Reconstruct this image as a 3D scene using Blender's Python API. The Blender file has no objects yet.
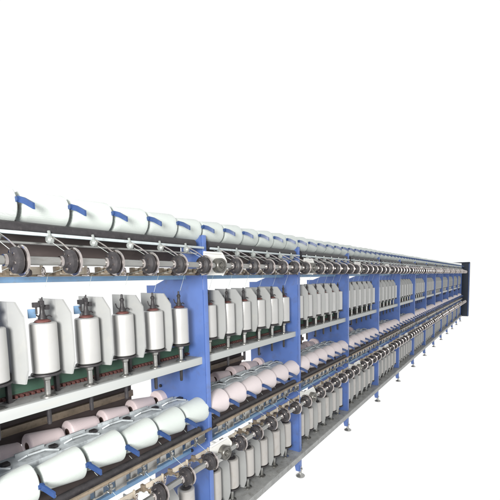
import bpy, bmesh, math, random
from mathutils import Vector, Matrix
random.seed(7)
S = bpy.context.scene
COL = S.collection
L = 1.2            # distance between uprights (m)
NB = 12            # uprights right of the first one
H = 1.79           # eye height above the floor: all z below are relative to the eye
PI = math.pi

# ------------------------------------------------------------------ materials
def mat(name, col, rough=0.5, metal=0.0, var=0.12, scale=9.0, bump=0.0, bscale=120.0, stretch=(1, 1, 1),
        dirt=None, dirt_amt=0.0, coat=0.0, rvar=0.15):
    m = bpy.data.materials.new(name); m.use_nodes = True
    nt = m.node_tree; N = nt.nodes; K = nt.links
    b = N['Principled BSDF']
    b.inputs['Metallic'].default_value = metal
    b.inputs['Coat Weight'].default_value = coat
    tc = N.new('ShaderNodeTexCoord')
    oi = N.new('ShaderNodeObjectInfo')
    ad = N.new('ShaderNodeVectorMath'); ad.operation = 'MULTIPLY_ADD'
    ad.inputs[1].default_value = stretch
    cb = N.new('ShaderNodeCombineXYZ')
    mm = N.new('ShaderNodeMath'); mm.operation = 'MULTIPLY'; mm.inputs[1].default_value = 37.0
    K.new(oi.outputs['Random'], mm.inputs[0]); K.new(mm.outputs[0], cb.inputs[0]); K.new(mm.outputs[0], cb.inputs[1])
    K.new(tc.outputs['Object'], ad.inputs[0]); K.new(cb.outputs[0], ad.inputs[2])
    n = N.new('ShaderNodeTexNoise'); n.inputs['Scale'].default_value = scale; n.inputs['Detail'].default_value = 6
    K.new(ad.outputs[0], n.inputs['Vector'])
    mr = N.new('ShaderNodeMapRange'); mr.inputs['From Min'].default_value = .3; mr.inputs['From Max'].default_value = .7
    mr.inputs['To Min'].default_value = 1 - var; mr.inputs['To Max'].default_value = 1 + var
    K.new(n.outputs['Fac'], mr.inputs['Value'])
    # small per-object brightness change
    m2 = N.new('ShaderNodeMapRange'); m2.inputs['To Min'].default_value = 1 - var * .5; m2.inputs['To Max'].default_value = 1 + var * .5
    K.new(oi.outputs['Random'], m2.inputs['Value'])
    mu = N.new('ShaderNodeMath'); mu.operation = 'MULTIPLY'
    K.new(mr.outputs[0], mu.inputs[0]); K.new(m2.outputs[0], mu.inputs[1])
    vm = N.new('ShaderNodeVectorMath'); vm.operation = 'SCALE'; vm.inputs[0].default_value = col
    K.new(mu.outputs[0], vm.inputs['Scale'])
    out = vm.outputs[0]
    if dirt:
        n2 = N.new('ShaderNodeTexNoise'); n2.inputs['Scale'].default_value = scale * 2.7; n2.inputs['Detail'].default_value = 8
        n2.inputs['Roughness'].default_value = .7
        K.new(ad.outputs[0], n2.inputs['Vector'])
        r2 = N.new('ShaderNodeMapRange'); r2.inputs['From Min'].default_value = .52; r2.inputs['From Max'].default_value = .72
        r2.inputs['To Max'].default_value = dirt_amt
        K.new(n2.outputs['Fac'], r2.inputs['Value'])
        mx = N.new('ShaderNodeMix'); mx.data_type = 'RGBA'
        K.new(r2.outputs[0], mx.inputs['Factor']); K.new(out, mx.inputs['A']); mx.inputs['B'].default_value = (*dirt, 1)
        out = mx.outputs['Result']
    K.new(out, b.inputs['Base Color'])
    rr = N.new('ShaderNodeMapRange'); rr.inputs['To Min'].default_value = max(.04, rough - rvar); rr.inputs['To Max'].default_value = min(1, rough + rvar)
    K.new(n.outputs['Fac'], rr.inputs['Value']); K.new(rr.outputs[0], b.inputs['Roughness'])
    if bump:
        n3 = N.new('ShaderNodeTexNoise'); n3.inputs['Scale'].default_value = bscale; n3.inputs['Detail'].default_value = 4
        K.new(ad.outputs[0], n3.inputs['Vector'])
        bp = N.new('ShaderNodeBump'); bp.inputs['Strength'].default_value = bump; bp.inputs['Distance'].default_value = .002
        K.new(n3.outputs['Fac'], bp.inputs['Height']); K.new(bp.outputs[0], b.inputs['Normal'])
    return m

def yarn_mat(name, col):
    m = mat(name, col, .85, 0, .05, 6)
    nt = m.node_tree; N = nt.nodes; K = nt.links; b = N['Principled BSDF']
    tc = N.new('ShaderNodeTexCoord')
    heights = []
    for rot in (.25, -.25):
        mp = N.new('ShaderNodeMapping'); mp.inputs['Rotation'].default_value = (0, 0, rot)
        K.new(tc.outputs['Object'], mp.inputs['Vector'])
        w = N.new('ShaderNodeTexWave'); w.inputs['Scale'].default_value = 95; w.inputs['Distortion'].default_value = 1.5
        w.inputs['Detail'].default_value = 2
        K.new(mp.outputs[0], w.inputs['Vector']); heights.append(w.outputs['Fac'])
    a = N.new('ShaderNodeMath'); a.operation = 'MAXIMUM'; K.new(heights[0], a.inputs[0]); K.new(heights[1], a.inputs[1])
    bp = N.new('ShaderNodeBump'); bp.inputs['Strength'].default_value = .45; bp.inputs['Distance'].default_value = .002
    K.new(a.outputs[0], bp.inputs['Height']); K.new(bp.outputs[0], b.inputs['Normal'])
    b.inputs['Sheen Weight'].default_value = .25
    return m

M = dict(
    blue=mat('blue paint', (.084, .152, .395), .42, 0, .09, 5, .15, 220, dirt=(.09, .11, .19), dirt_amt=.55, coat=.15),
    navy=mat('dark navy paint', (.010, .018, .034), .5, 0, .15, 5, .1, 200),
    strip=mat('pale blue enamel', (.15, .27, .43), .4, 0, .10, 14, .1, 200, dirt=(.16, .17, .16), dirt_amt=.6),
    handle=mat('blue plastic', (.020, .050, .15), .4, 0, .12, 30),
    shelf=mat('off white enamel', (.33, .345, .34), .45, 0, .05, 4, .1, 150, stretch=(.4, 3, 3), dirt=(.38, .37, .33), dirt_amt=.35),
    plate=mat('worn grey steel plate', (.26, .265, .26), .5, .2, .18, 12, .15, 180, dirt=(.10, .09, .07), dirt_amt=.7),
    sep=mat('light grey sheet metal', (.295, .302, .298), .5, 0, .05, 5, .06, 120, dirt=(.38, .37, .33), dirt_amt=.3),
    pot=mat('satin white aluminium', (.46, .46, .45), .34, .42, .03, 6, dirt=(.36, .34, .30), dirt_amt=.2, coat=.15),
    pot2=mat('dull beige aluminium', (.41, .395, .375), .40, .25, .05, 6, dirt=(.30, .25, .20), dirt_amt=.35, coat=.1),
    chrome=mat('polished steel', (.56, .51, .49), .14, 1, .2, 20, rvar=.12, dirt=(.2, .15, .12), dirt_amt=.3),
    steel=mat('drawn steel', (.38, .38, .365), .26, .9, .15, 12, .1, 160, stretch=(.2, 1, 1), dirt=(.16, .13, .10), dirt_amt=.5),
    gear=mat('oily gear steel', (.17, .165, .15), .35, .8, .2, 20, dirt=(.05, .045, .04), dirt_amt=.6),
    rail=mat('pale enamel rail', (.42, .47, .48), .4, .2, .1, 14, dirt=(.2, .2, .18), dirt_amt=.5),
    knob=mat('pale ceramic', (.27, .29, .28), .3, .2, .15, 30, dirt=(.2, .18, .15), dirt_amt=.4),
    black=mat('black rubber', (.022, .020, .022), .5, 0, .3, 30, .2, 150, dirt=(.07, .06, .06), dirt_amt=.4),
    dark=mat('dark brown sheet', (.050, .038, .036), .6, 0, .35, 6, .2, 60, stretch=(.3, 1, 1), dirt=(.10, .08, .07), dirt_amt=.6),
    red=mat('red brown plastic', (.12, .045, .04), .5, 0, .2, 40),
    green=mat('green belt', (.030, .078, .052), .65, 0, .22, 7, .2, 150, stretch=(.3, 1, 1), dirt=(.08, .10, .07), dirt_amt=.6),
    rust=mat('dark red brown bolts', (.085, .030, .026), .6, 0, .4, 60, .3, 200),
    tan=mat('tan brass rail', (.26, .21, .155), .45, .35, .2, 16, .1, 200, dirt=(.13, .11, .08), dirt_amt=.8),
    cream=mat('cream plastic', (.50, .45, .37), .5, 0, .12, 20, dirt=(.35, .24, .18), dirt_amt=.6),
    cover=mat('grey blue cover sheet', (.44, .475, .49), .45, .15, .18, 14, .15, 120, dirt=(.12, .13, .14), dirt_amt=.6),
    white=mat('white enamel', (.66, .66, .63), .4, 0, .03, 6, dirt=(.6, .58, .52), dirt_amt=.3),
    yarn=yarn_mat('white yarn', (.49, .535, .51)),
    pink=yarn_mat('pale pink yarn', (.56, .50, .505)),
    pink2=yarn_mat('pink yarn', (.68, .575, .58)),
    card=mat('brown cardboard', (.075, .045, .038), .8, 0, .2, 20),
)

# ------------------------------------------------------------------ mesh helpers
def vz(p): return Vector((p[0], p[1], p[2]))
def add_box(bm, x0, x1, y0, y1, z0, z1, bev=0.0):
    r = bmesh.ops.create_cube(bm, size=1.0)
    vs = r['verts']
    for v in vs:
        v.co = Vector(((x0 + x1) / 2 + v.co.x * (x1 - x0), (y0 + y1) / 2 + v.co.y * (y1 - y0), (z0 + z1) / 2 + v.co.z * (z1 - z0)))
    if bev:
        es = list({e for v in vs for e in v.link_edges})
        bmesh.ops.bevel(bm, geom=es, offset=bev, segments=2, profile=.6, affect='EDGES')
def add_lathe(bm, prof, origin=(0, 0, 0), axis='z', seg=32):
    """prof = [(radius, height)]; closed where the radius is 0."""
    rings = []
    for r, h in prof:
        if r <= 1e-6:
            rings.append([bm.verts.new((0, 0, h))])
        else:
            rings.append([bm.verts.new((r * math.cos(2 * PI * i / seg), r * math.sin(2 * PI * i / seg), h)) for i in range(seg)])
    for a, b in zip(rings, rings[1:]):
        for i in range(seg):
            j = (i + 1) % seg
            if len(a) == 1 and len(b) == 1: continue
            if len(a) == 1: f = bm.faces.new((a[0], b[j], b[i]))
            elif len(b) == 1: f = bm.faces.new((a[i], a[j], b[0]))
            else: f = bm.faces.new((a[i], a[j], b[j], b[i]))
            f.smooth = True
    o = Vector(origin)
    for ring in rings:
        for v in ring:
            c = v.co.copy()
            if axis == 'x': c = Vector((c.z, c.x, c.y))
            elif axis == 'y': c = Vector((c.y, c.z, c.x))
            v.co = c + o
def add_rod(bm, a, b, r, seg=10):
    a = Vector(a); b = Vector(b); d = b - a
    q = d.to_track_quat('Z', 'Y').to_matrix()
    ra = [bm.verts.new(a + q @ Vector((r * math.cos(2 * PI * i / seg), r * math.sin(2 * PI * i / seg), 0))) for i in range(seg)]
    rb = [bm.verts.new(v.co + d) for v in ra]
    for i in range(seg):
        j = (i + 1) % seg
        f = bm.faces.new((ra[i], ra[j], rb[j], rb[i])); f.smooth = True
    bm.faces.new(ra[::-1]); bm.faces.new(rb)
def add_path(bm, pts, r, seg=8):
    for a, b in zip(pts, pts[1:]): add_rod(bm, a, b, r, seg)
def add_prism(bm, poly, axis, a, b):
    """poly = list of 2D points in the plane normal to axis ('x': (y,z), 'y': (x,z)); extruded from a to b."""
    def P(p, t): return (t, p[0], p[1]) if axis == 'x' else (p[0], t, p[1])
    A = [bm.verts.new(P(p, a)) for p in poly]; B = [bm.verts.new(P(p, b)) for p in poly]
    bm.faces.new(A); bm.faces.new(B[::-1])
    n = len(poly)
    for i in range(n):
        j = (i + 1) % n; bm.faces.new((A[i], B[i], B[j], A[j]))
def link(name, bm, m, parent=None, loc=(0, 0, 0), sharp=35):
    bmesh.ops.recalc_face_normals(bm, faces=bm.faces)
    me = bpy.data.meshes.new(name); bm.to_mesh(me); bm.free()
    me.materials.append(m)
    if hasattr(me, 'set_sharp_from_angle'):
        for p in me.polygons: p.use_smooth = True
        me.set_sharp_from_angle(angle=math.radians(sharp))
    o = bpy.data.objects.new(name, me); COL.objects.link(o)
    o.location = loc
    if parent: o.parent = parent
    return o
def empty(name, loc, label=None, cat=None, group=None):
    o = bpy.data.objects.new(name, None); COL.objects.link(o); o.location = loc
    o.empty_display_size = .05
    if label: o['label'] = label
    if cat: o['category'] = cat
    if group: o['group'] = group
    return o
def dup(root, loc, parent=None):
    c = root.copy(); COL.objects.link(c); c.location = loc
    if parent is not None: c.parent = parent
    for ch in list(root.children):
        d = ch.copy(); COL.objects.link(d); d.parent = c
        for g in ch.children:
            e = g.copy(); COL.objects.link(e); e.parent = d
    return c
def BM(): return bmesh.new()
ORD = ['first', 'second', 'third', 'fourth', 'fifth', 'sixth', 'seventh', 'eighth', 'ninth', 'tenth', 'eleventh', 'twelfth', 'thirteenth']
def where(j):   # j = bay number, 0 = the nearest bay
    return 'left of the first blue upright' if j == 0 else 'right of the %s blue upright' % ORD[j - 1]

CAMX = -1.396 * L
XA, XB = -1.62, NB * L + .05
TIERS = (('upper', 0.0), ('lower', -1.10))

# ------------------------------------------------------------------ the machine
mach = empty('twisting_machine', (0, 0, 0),
             'very long blue framed yarn twisting machine with two tiers, receding to the right', 'machine')
def part(name, bm, m, parent=None, loc=(0, 0, 0)): return link(name, bm, m, parent or mach, loc)

# --- uprights: blue cross plate, front flange, gusset, levelling foot
def make_upright(loc):
    b = BM()
    t = .005
    poly = [(0, -1.64), (0, .255), (.012, .265), (.150, .265), (.162, .255), (.162, .09), (.20, .05), (.42, -.03), (.50, -.03), (.50, -1.60), (.30, -1.64), (.11, -1.64), (.050, -1.665), (.034, -1.735), (.0, -1.735)]
    poly = [(y, z + H) for y, z in poly]
    add_prism(b, poly, 'x', -.032 - t, -.032)
    u = link('upright', b, M['blue'], mach, loc)
    b = BM()
    add_box(b, -.032, .004, -.006, 0, .0 + H - 1.735, .262 + H, .002)
    add_box(b, -.032, .0, .155, .163, .05 + H, .262 + H)
    link('flange', b, M['blue'], u)
    b = BM()
    add_box(b, -.031, .0, .494, .500, -1.59 + H, -.04 + H)
    link('flange', b, M['blue'], u)
    bo = None
    for (y, z) in ((.06, .205), (.10, -.49), (.30, -.12), (.30, -.56), (.09, -.90), (.13, -1.08), (.40, -.70)):
        if bo is None:
            b = BM(); add_lathe(b, [(0, -.012), (.009, -.012), (.011, -.009), (.011, 0), (0, 0)], (0, 0, 0), 'x', 6)
            bo = link('bolt', b, M['black'], u, (-.0375, y, z + H))
        else:
            c = bo.copy(); COL.objects.link(c); c.parent = u; c.location = (-.0375, y, z + H)
    b = BM()
    add_lathe(b, [(0, 0), (.040, 0), (.042, .006), (.034, .014), (.016, .024), (.013, .03), (.013, .095), (0, .095)], (-.008, .004, 0), 'z', 20)
    add_lathe(b, [(.013, .06), (.021, .06), (.021, .075), (.013, .075)], (-.008, .004, 0), 'z', 6)
    link('foot', b, M['steel'], u)
    b = BM()
    add_lathe(b, [(0, 0), (.034, 0), (.030, .012), (.013, .024), (.011, .14), (0, .14)], (-.02, .46, 0), 'z', 16)
    link('foot', b, M['steel'], u)
    return u
up0 = make_upright((-L, 0, 0))
up0['label'] = 'blue upright beyond the left edge'
for n in range(0, NB + 1):
    u = dup(up0, (n * L, 0, 0), mach)
    u['label'] = '%s blue upright from the left' % ORD[n]

# --- continuous runs
def mitres(x0, x1): return x0, x1
for tn, dz in TIERS:
    z = H + dz
    if dz == 0:      # upper spindle shelf: off-white front beam, worn grey top
        b = BM(); add_box(b, XA, XB, .020, .046, z - .510, z - .466, .003)
        part('shelf_beam', b, M['shelf'])
        b = BM(); add_box(b, XA, XB, .046, .235, z - .474, z - .469)
        part('shelf_top', b, M['plate'])
        b = BM(); add_box(b, XA, XB, .30, .47, z - .474, z - .469)
        part('shelf_top', b, M['plate'])
        b = BM(); add_box(b, XA, XB, .47, .492, z - .510, z - .466, .003)
        part('shelf_beam', b, M['shelf'])
    else:            # lower spindle plate
        b = BM(); add_box(b, XA, XB, -.030, .46, z - .475, z - .452, .003)
        part('shelf_top', b, M['plate'])
        b = BM(); add_box(b, XA, XB, -.034, -.0305, z - .505, z - .455, .001)
        part('shelf_beam', b, M['plate'])
    # drive belt with a row of dark bolts under it
    b = BM(); add_box(b, XA, XB, .128, .134, z - .445, z - .396, .001)
    part('drive_belt', b, M['green'])
    b = BM()
    x = XA
    while x < XB:
        dxs = .022 if x < 3 else .05
        add_lathe(b, [(0, -.005), (.006, -.005), (.0075, -.003), (.0075, .010), (0, .010)], (x, .130, z - .457), 'y', 8)
        x += dxs
    add_box(b, XA, XB, .140, .150, z - .466, z - .448)
    part('bolt_row', b, M['rust'])['kind'] = 'stuff'
    # dark drum under the packages, traverse rails
    for j in range(0, NB + 1):
        a = (j - 1) * L + .012; e = j * L - .046
        b = BM(); dr = .020 if dz else .025; add_lathe(b, [(0, a), (dr, a), (dr, e - .055), (0, e - .055)], (0, .006 if dz else .0, z + .204), 'x', 24)
        part('drive_drum', b, M['black'])
        b = BM(); (add_box(b, a, e, -.048, -.034, z + .196, z + .210, .003) if dz else add_box(b, a, e, -.034, -.022, z + .178, z + .191, .003))
        part('traverse_rail', b, M['tan'] if dz else M['rail'])
        b = BM(); add_box(b, a, e, .022, .035, z + .150, z + .160, .002)
        part('guide_rod', b, M['steel'])
        b = BM(); add_box(b, a, e, .022, .030, z + .026, z + .042, .002)
        part('guide_rail', b, M['tan'])
    for j in range(0, NB + 1):
        b = BM(); add_box(b, (j - 1) * L + .012, j * L - .085, .120, .126, z + .092, z + .255, .001)
        part('back_cover', b, M['dark'])
    b = BM(); add_box(b, XA, XB, .130, .245, z + .004, z + .028, .003)
    part('cable_duct', b, M['strip'])

# cream plates, tan brackets
SPX = [-.174 - .190 * k for k in range(5, -1, -1)]       # spindles in one bay
RLX = [-.180 - .184 * k for k in range(5, -1, -1)]       # feed rollers
CNX = [-.025 - .200 * k for k in range(5, -1, -1)]       # right ends of the near packages
bays = list(range(0, NB + 1))
# dark far side boards seen under the upper shelf
for j in bays:
    b = BM()
    add_box(b, (j - 1) * L + .02, j * L - .215, .482, .486, H - .80, H - .515)
    o = part('back_board', b, M['dark'])
    b = BM(); add_box(b, (j - 1) * L + .02, j * L - .22, .455, .478, H - .728, H - .690, .002)
    part('back_rail', b, M['tan'])
    b = BM(); add_box(b, (j - 1) * L + .02, j * L - .22, .462, .476, H - .660, H - .600, .002)
    part('back_belt', b, M['green'])

# grey blue cover between near and far packages, with slots and yarn arms
b = BM()
add_prism(b, [(.145, H - .785), (.150, H - .757), (.265, H - .752), (.285, H - .765), (.285, H - .772), (.262, H - .760), (.152, H - .765), (.150, H - .785)], 'x', XA, XB)
part('middle_cover', b, M['cover'])
# --- limited runs of small parts: the nearest hundred are parts, the rest one mesh
def run(name, make, m, spots, nmax=100, sharp=35):
    spots = sorted(spots, key=lambda s: (s[0] - CAMX) ** 2 + (s[1] + 1.5) ** 2 + (s[2] - H) ** 2)
    b = BM(); make(b, (0, 0, 0))
    p = link(name, b, m, mach, spots[0], sharp)
    for s in spots[1:nmax]: 
        c = p.copy(); COL.objects.link(c); c.parent = mach; c.location = s
    if len(spots) > nmax:
        b = BM()
        for s in spots[nmax:]: make(b, s)
        o = link(name, b, m, mach, (0, 0, 0), sharp); o['kind'] = 'stuff'

def mk_sep(b, o):
    ox, oy, oz = o
    t = .0035
    # back plate
    poly = [(.075, -.068), (.215, -.066), (.215, -.330), (.14, -.385), (.075, -.385)]
    add_prism(b, [(oy + y, oz + z) for y, z in poly], 'x', ox - t, ox + t)
    # front leaf, bent a little and chamfered at its top corner
    q = [(.0745, -.068), (.040, -.069), (.002, -.125), (-.003, -.220), (-.003, -.330), (.014, -.385), (.0745, -.385)]
    A = []; B = []
    for y, z in q:
        dx = (.075 - y) * .28
        A.append(b.verts.new((ox - t + dx, oy + y, oz + z))); B.append(b.verts.new((ox + t + dx, oy + y, oz + z)))
    b.faces.new(A); b.faces.new(B[::-1])
    for i in range(len(q)):
        k = (i + 1) % len(q); b.faces.new((A[i], B[i], B[k], A[k]))
    add_box(b, ox + t, ox + .012, oy + .10, oy + .20, oz - .088, oz - .070)
    add_box(b, ox - .004, ox + .004, oy + .15, oy + .19, oz - .467, oz - .360)
spots = [(j * L - .312 - .185 * k, 0, H + dz) for dz in (0, -1.10) for j in bays for k in range(5)]
run('separator', mk_sep, M['sep'], spots, sharp=8)

def mk_handle(b, o):
    ox, oy, oz = o
    # flat blade that leaves the gap between two packages, comes forward and drops
    P = [(.002, -.012, .004), (.010, -.040, -.005), (.026, -.072, -.026)]
    t = .004; h = .0115
    rings = []
    for i, (px, py, pz) in enumerate(P):
        rings.append([b.verts.new((ox + px + dx, oy + py, oz + pz + dz)) for dx, dz in ((-t, -h), (t, -h), (t, h), (-t, h))])
    for r0, r1 in zip(rings, rings[1:]):
        for i in range(4):
            q = (i + 1) % 4; b.faces.new((r0[i], r0[q], r1[q], r1[i]))
    b.faces.new(rings[0][::-1]); b.faces.new(rings[-1])
    add_rod(b, (ox + .004, oy - .012, oz + .002), (ox + .004, oy + .045, oz - .002), .008, 8)
    add_rod(b, (ox - .008, oy - .012, oz + .002), (ox + .016, oy - .012, oz + .002), .010, 10)
spots = [(j * L + x, 0, H + .305 + dz) for dz in (0, -1.10) for j in bays for x in CNX]
run('package_lever', mk_handle, M['handle'], spots)

def mk_hanger(b, o):
    ox, oy, oz = o
    add_lathe(b, [(0, -.014), (.010, -.013), (.017, -.006), (.017, .006), (.010, .013), (0, .014)], (ox, oy - .036, oz + .166), 'x', 16)
    add_rod(b, (ox, oy - .036, oz + .175), (ox, oy - .030, oz + .200), .006, 8)
def mk_wire(b, o):
    ox, oy, oz = o
    add_path(b, [(ox + .002, oy - .050, oz + .176), (ox + .010, oy - .10, oz + .150), (ox + .015, oy - .150, oz + .118)], .0030, 8)
spots = [(j * L + x - .015, 0, H + dz) for dz in (0, -1.10) for j in bays for x in RLX]
def mk_pin(b, o):
    ox, oy, oz = o
    add_lathe(b, [(0, -.008), (.008, -.007), (.010, 0), (.008, .007), (0, .008)], (ox, oy - .055, oz + .186), 'x', 12)
    add_box(b, ox - .006, ox + .006, oy - .055, oy - .0485, oz + .150, oz + .202, .001)
    add_box(b, ox + .035, ox + .095, oy - .040, oy - .0335, oz + .140, oz + .1955, .002)
    add_box(b, ox - .070, ox - .030, oy - .046, oy - .036, oz + .160, oz + .1955, .002)
    add_rod(b, (ox - .09, oy - .030, oz + .152), (ox + .11, oy - .030, oz + .152), .005, 8)
    add_rod(b, (ox, oy - .052, oz + .155), (ox, oy - .022, oz + .152), .004, 8)
run('yarn_hook', mk_hanger, M['knob'], [s for s in spots if s[2] == H])
run('rail_clip', mk_pin, M['steel'], [s for s in spots if s[2] != H])
run('wire_guide', mk_wire, M['chrome'], [s for s in spots if s[2] == H])
sp = [(j * L + x, 0, H + dz) for dz in (0, -1.10) for j in bays for x in RLX]
def mk_gp(b, o):
    ox, oy, oz = o
    add_box(b, ox + .032, ox + .142, oy - .002, oy + .004, oz + .034, oz + .064, .0015)
    add_box(b, ox + .142, ox + .150, oy - .008, oy + .0045, oz + .026, oz + .070, .0015)
def mk_gb(b, o):
    ox, oy, oz = o
    add_box(b, ox + .016, ox + .030, oy - .006, oy + .020, oz + .030, oz + .066, .002)
    add_rod(b, (ox + .023, oy - .0, oz + .047), (ox + .023, oy - .05, oz + .049), .006, 10)
    add_lathe(b, [(.005, -.010), (.013, -.007), (.015, 0), (.013, .007), (.005, .010)], (ox + .023, oy - .052, oz + .049), 'x', 14)
def mk_sb(b, o):
    ox, oy, oz = o
    add_lathe(b, [(0, -.012), (.012, -.012), (.016, 0), (.012, .012), (0, .012)], (ox + .085, oy - .020, oz + .040), 'x', 12)
    add_rod(b, (ox + .085, oy - .02, oz + .040), (ox + .085, oy - .0025, oz + .043), .005, 8)
def mk_rn(b, o):
    ox, oy, oz = o
    for i in range(14):
        a = i * 2 * PI / 14; a2 = (i + 1) * 2 * PI / 14; r = .014
        add_rod(b, (ox - .045 + r * math.cos(a) * .7, oy - .03 + r * math.cos(a) * .7, oz + .045 + r * math.sin(a)),
                (ox - .045 + r * math.cos(a2) * .7, oy - .03 + r * math.cos(a2) * .7, oz + .045 + r * math.sin(a2)), .0035, 6)
    add_rod(b, (ox - .045, oy - .03, oz + .030), (ox - .045, oy + .022, oz + .032), .004, 6)
run('guide_plate', mk_gp, M['cream'], sp); run('guide_bracket', mk_gb, M['tan'], sp)
run('stop_button', mk_sb, M['dark'], sp); run('yarn_eyelet', mk_rn, M['chrome'], sp)
# small fittings on the middle cover
sp = [(j * L - .06 - .2 * k, 0, H) for j in bays for k in range(6)]
def mk_slot(b, o):
    ox, oy, oz = o
    add_box(b, ox - .014, ox + .018, .190, .222, oz - .756, oz - .742, .004)
def mk_slot2(b, o):
    ox, oy, oz = o
    add_box(b, ox - .095, ox - .045, .205, .230, oz - .758, oz - .748, .003)
def mk_arm(b, o):
    ox, oy, oz = o
    add_path(b, [(ox - .0, .15, oz - .750), (ox - .05, .172, oz - .735), (ox - .12, .180, oz - .735), (ox - .15, .200, oz - .752)], .005, 8)
    add_box(b, ox - .145, ox - .02, .240, .252, oz - .757, oz - .738, .003)
run('cover_slot', mk_slot, M['black'], sp); run('cover_clip', mk_slot2, M['steel'], sp); run('yarn_arm', mk_arm, M['cover'], sp)
def mk_brake(b, o):
    ox, oy, oz = o
    add_box(b, ox + .052, ox + .082, oy + .040, oy + .080, oz - .385, oz - .345, .003)
    add_box(b, ox + .060, ox + .074, oy + .060, oy + .082, oz - .469, oz - .385)
spots = [(j * L + x, .045, H + dz) for dz in (0, -1.10) for j in bays for x in SPX]
run('brake_block', mk_brake, M['black'], spots)

def mk_thread(b, o):
    ox, oy, oz = o
    add_path(b, [(ox, oy, oz - .058), (ox + .012, -.030, oz + .035), (ox + .012, -.185, oz + .060)], .0009, 5)
    add_path(b, [(ox + .012, -.170, oz + .115), (ox + .006, -.045, oz + .176), (ox - .02, -.005, oz + .232)], .0009, 5)
run('thread', mk_thread, M['yarn'], [(j * L + x, .045, H + dz) for dz in (0, -1.10) for j in bays[:9] for x in SPX])

# white guards behind the shaft bearings
b0 = None
for tn, dz in TIERS:
    for j in range(0, NB):
        if b0 is None:
            b = BM()
            c = .036
            x0, x1, z0, z1 = -.150, .038, .024, .148
            poly = [(x0, z0), (x1 - c, z0), (x1, z0 + c * 1.2), (x1, z1 - c * 1.2), (x1 - c, z1), (x0, z1)]
            add_prism(b, poly, 'y', -.1240, -.1180)
            # low rim
            for (p, q) in zip(poly[1:-1], poly[2:]):
                add_rod(b, (p[0], -.124, p[1]), (q[0], -.124, q[1]), .007, 8)
            add_box(b, -.02, .0, -.1175, -.007, .05, .10)
            b0 = link('bearing_guard', b, M['white'], mach, (j * L, 0, H + dz))
        else:
            c = b0.copy(); COL.objects.link(c); c.parent = mach; c.location = (j * L, 0, H + dz)

# spindle stubs under the upper shelf
def mk_stub(b, o):
    add_lathe(b, [(0, -.585), (.007, -.585), (.009, -.575), (.009, -.476), (0, -.476)], o, 'z', 10)
run('spindle_stub', mk_stub, M['black'], [(j * L + x, .062, H) for j in bays for x in SPX])

# end housing at the far end
b = BM()
add_box(b, NB * L + .07, NB * L + .32, -.245, .02, H - 1.60, H + .44, .006)
o = part('end_housing', b, M['navy'])
b = BM()
add_prism(b, [(-.245, H + .446), (.34, H + .446), (.02, H + .40), (-.245, H + .40)], 'x', NB * L + .055, NB * L + .069)
link('top_flange', b, M['navy'], o)
b = BM()
add_box(b, NB * L + .06, NB * L + .0695, -.243, -.225, H - 1.58, H + .39)
link('edge_trim', b, M['blue'], o)
b = BM()
add_box(b, NB * L + .08, NB * L + .30, .0205, .50, H - 1.60, H + .22, .006)
link('rear_casing', b, M['navy'], o)

# ------------------------------------------------------------------ feed shafts with their rollers
for tn, dz in TIERS:
    z = H + dz
    sh = empty('feed_shaft', (0, -.14, z + .078),
               ('long bright feed shaft with dark chrome rimmed rollers along the upper tier' if dz == 0 else
                'long feed shaft with black rollers along the lower tier in front of the pots'), 'roller shaft', 'feed shafts')
    b = BM(); add_lathe(b, [(0, XA), (.0155, XA), (.0155, XB + .03), (0, XB + .03)], (0, 0, 0), 'x', 20)
    link('rod', b, M['steel'], sh)
    first = None
    for j in bays:
        for x in RLX:
            X = j * L + x
            if first is None:
                b = BM()
                add_lathe(b, [(.016, -.030), (.022, -.030), (.024, -.018), (.036, -.014), (.044, -.010), (.046, 0), (.044, .008), (.016, .010)], (0, 0, 0), 'x', 36)
                first = link('roller', b, M['black'], sh, (X, 0, 0))
                b = BM()
                add_lathe(b, [(.016, .0105), (.048, .0105), (.0525, .012), (.054, .016), (.052, .021), (.046, .022), (.030, .018), (.028, .032), (.016, .034)], (0, 0, 0), 'x', 36)
                link('rim', b, M['chrome'], first)
                b = BM()
                for a in range(6):
                    an = a * PI / 3 + .3
                    add_rod(b, (-.019, .029 * math.cos(an), .029 * math.sin(an)), (-.012, .029 * math.cos(an), .029 * math.sin(an)), .005, 8)
                add_lathe(b, [(.0158, -.040), (.020, -.040), (.021, -.031), (.0158, -.031)], (0, 0, 0), 'x', 20)
                link('hub', b, M['chrome'], first)
            else:
                dup(first, (X, 0, 0), sh)
    fb = None
    for j in range(0, NB):
        if fb is None:
            b = BM()
            add_lathe(b, [(0, -.034), (.010, -.034), (.012, -.028), (.016, -.027), (.018, -.020), (.027, -.020), (.029, -.024), (.038, -.024), (.041, -.020), (.042, .0), (.042, .0155), (0, .0155)], (0, 0, 0), 'y', 36)
            fb = link('bearing', b, M['gear'], sh, (j * L - .045, 0, 0))
        else:
            c = fb.copy(); COL.objects.link(c); c.parent = sh; c.location = (j * L - .045, 0, 0)

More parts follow.
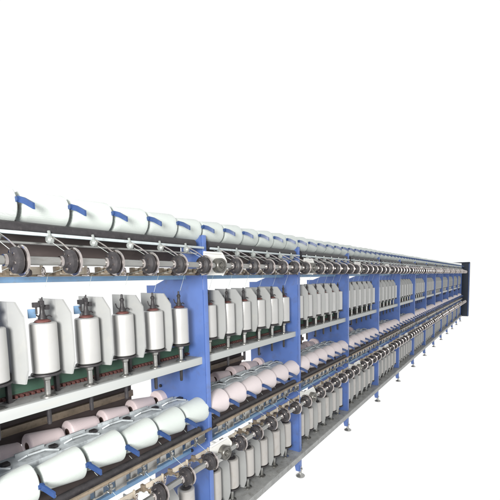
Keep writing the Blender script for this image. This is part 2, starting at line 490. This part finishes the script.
# ------------------------------------------------------------------ yarn pots
def make_pot(pm, cm):
    r = empty('yarn_pot', (0, 0, 0))
    b = BM()
    R = .051
    add_lathe(b, [(0, .105), (.045, .105), (R - .003, .106), (R, .110), (R + .0006, .20), (R, .300), (R - .001, .306), (R - .006, .310), (.036, .311), (.034, .306), (0, .306)], seg=48)
    link('pot_body', b, pm, r)
    b = BM()
    add_lathe(b, [(0, .088), (.030, .088), (.056, .094), (.058, .098), (.056, .103), (0, .103)], seg=32)
    link('rotor_disc', b, M['black'], r)
    b = BM()
    add_lathe(b, [(0, 0), (.030, 0), (.030, .006), (.018, .010), (.0125, .012), (.0125, .070), (.017, .074), (.020, .087), (0, .087)], seg=20)
    link('spindle_stem', b, M['steel'], r)
    b = BM()
    add_lathe(b, [(0, .3115), (.030, .3115), (.031, .316), (.022, .322), (0, .323)], seg=24)
    link('collar', b, cm, r)
    b = BM()
    add_lathe(b, [(0, .3235), (.018, .3235), (.015, .335), (.010, .345), (.008, .37), (.011, .375), (.011, .382), (.006, .388), (.005, .405), (0, .407)], seg=16)
    add_path(b, [(.012, 0, .331), (.024, -.004, .338), (.034, -.004, .330)], .003, 6)
    add_path(b, [(-.010, 0, .331), (-.024, .004, .342), (-.030, .006, .362)], .003, 6)
    link('yarn_flyer', b, M['black'], r)
    return r
for tn, dz in TIERS:
    proto = make_pot(M['pot'] if dz == 0 else M['pot2'], M['red'] if dz == 0 else M['black']); used = False
    zb = H + dz - (.468 if dz == 0 else .451)
    for j in bays:
        for k, x in enumerate(SPX):
            X = j * L + x
            loc = (X, .060, zb)
            if not used: o = proto; o.location = loc; used = True
            else: o = dup(proto, loc)
            o.rotation_euler = (0, 0, random.uniform(-.6, .6))
            o['label'] = 'satin white yarn pot, %s of six in %s row %s' % (ORD[k], tn, where(j))
            o['category'] = 'yarn pot'; o['group'] = 'yarn pots standing in the %s row' % tn
# tension heads only seen on the pots of the nearest bay
th = None
for k, x in enumerate(SPX[:3]):
    if th is None:
        b = BM()
        add_box(b, -.034, -.012, -.010, .010, .372, .392, .002)
        add_box(b, -.012, .006, -.012, .006, .380, .398, .002)
        add_rod(b, (-.022, 0, .372), (-.022, 0, .345), .004, 8)
        add_rod(b, (.0, 0, .398), (.004, 0, .412), .003, 8)
        add_box(b, .012, .028, -.008, .008, .360, .380, .002)
        th = b
        me = link('tension_head', b, M['black'])
        b = BM(); add_box(b, -.052, -.022, .004, .010, .330, .366, .002)
        gl = link('blue_tag', b, M['strip'], me)
        src = me
    else:
        me = src.copy(); COL.objects.link(me)
        g2 = gl.copy(); COL.objects.link(g2); g2.parent = me
    me.location = (x, .060, H - .468)
    me['label'] = 'small dark yarn tension head on the %s upper pot of the nearest bay' % ORD[k]
    me['category'] = 'tension head'; me['group'] = 'tension heads on the nearest pots'

# ------------------------------------------------------------------ yarn packages
def make_cone(m, name='yarn_cone', ln=.172, R1=.079, R0=.056, tb=.012):
    r = empty(name, (0, 0, 0))          # origin at the big (right) end, axis along -x
    b = BM()
    prof = [(.024, .003), (R1 - .012, .003), (R1 - .004, .001), (R1 - .0005, -.003), (R1, -.008)]
    for i in range(1, 9):
        t = i / 9; prof.append((R1 + (R0 - R1) * t + .0008 * math.sin(t * PI), -.008 - (ln - .018) * t))
    prof += [(R0, -ln + .006), (R0 - .004, -ln + .001), (R0 - .014, -ln), (.022, -ln)]
    add_lathe(b, prof, (0, 0, 0), 'x', 48)
    link('yarn', b, m, r)
    b = BM()
    add_lathe(b, [(0, -.010), (.019, -.010), (.019, tb), (.0235, tb), (.0235, -ln - tb), (.019, -ln - tb), (.019, -ln + .01), (0, -ln + .01)], (0, 0, 0), 'x', 24)
    link('tube', b, M['card'], r)
    return r
def place_cones(src, mirrored, spots):
    first = True
    for loc, lab, grp in spots:
        if first: o = src; o.location = loc; first = False
        else: o = dup(src, loc)
        if mirrored: o.rotation_euler = (random.uniform(-2, 2), 0, PI)
        else: o.rotation_euler = (random.uniform(-2, 2), random.uniform(-.02, .02), random.uniform(-.02, .02))
        s = random.uniform(.93, 1.03); o.scale = (1, s, s)
        o['label'] = lab; o['category'] = 'yarn cone'; o['group'] = grp
def spots_for(dz, y, zc, xs, fmt, grp, dx=0, bs=bays):
    out = []
    for j in bs:
        for k, x in enumerate(xs):
            out.append(((j * L + x + dx, y, H + dz + zc), fmt % (ORD[k], where(j)), grp))
    return out
place_cones(make_cone(M['yarn'], ln=.176, R1=.069, R0=.058), False, spots_for(0, .062, .294, CNX, 'white yarn cone, %s of six in top row %s', 'yarn cones along the machine top'))
place_cones(make_cone(M['yarn']), False, spots_for(-1.10, .062, .300, CNX, 'large white yarn cone, %s of six in middle row %s', 'white yarn cones in the middle row', bs=[0]))
place_cones(make_cone(M['pink']), False, spots_for(-1.10, .062, .300, CNX, 'pinkish yarn cone, %s of six in front middle row %s', 'pinkish yarn cones in the middle row', bs=bays[1:]))
FCX = [-.085 - .2 * k for k in range(5, -1, -1)]
place_cones(make_cone(M['pink2'], ln=.165, R1=.064, R0=.042, tb=.003), True, spots_for(-1.10, .40, .308, FCX, 'pink yarn cone, %s of six in rear middle row %s', 'pink yarn cones on the rear side'))

# ------------------------------------------------------------------ camera (level eye, wide lens, slight roll)
f, cx, cy = 370., 250., 312.
Xc = Vector((260, 39, f)).normalized()
Zc = -Vector((90, -4114, f)).normalized(); Zc = (Zc - Zc.dot(Xc) * Xc).normalized()
Xb = Vector((Xc.x, Xc.y, -Xc.z)); Zb = Vector((Zc.x, Zc.y, -Zc.z)); Yb = Zb.cross(Xb)
Rm = Matrix((Xb, Yb, Zb))             # rows = world axes seen by the camera: camera -> world
cam = bpy.data.cameras.new('camera'); co = bpy.data.objects.new('camera', cam); COL.objects.link(co)
co.matrix_world = Matrix.Translation((CAMX, -1.243 * L, H)) @ Rm.to_4x4()
cam.sensor_width = 36; cam.lens = f / 500 * 36; cam.shift_y = (cy - 250) / 500
cam.clip_start = .05; cam.clip_end = 200
S.camera = co

# ------------------------------------------------------------------ light
w = bpy.data.worlds.new('World'); S.world = w; w.use_nodes = True
bg = w.node_tree.nodes['Background']; bg.inputs['Color'].default_value = (1, 1, 1, 1); bg.inputs['Strength'].default_value = 1.02
def area(name, loc, target, size, power, col=(1, 1, 1)):
    l = bpy.data.lights.new(name, 'AREA'); l.shape = 'DISK'; l.size = size; l.energy = power; l.color = col
    o = bpy.data.objects.new(name, l); COL.objects.link(o); o.location = loc
    o.rotation_euler = (Vector(target) - Vector(loc)).to_track_quat('-Z', 'Y').to_euler()
area('flash_lamp', (-2.8, -1.65, H + .30), (.2, 0, H - .5), .9, 165, (1, .98, .95))
S.view_settings.view_transform = 'Standard'; S.view_settings.look = 'None'
S.view_settings.exposure = 0; S.view_settings.gamma = 1
S.render.engine = 'CYCLES'
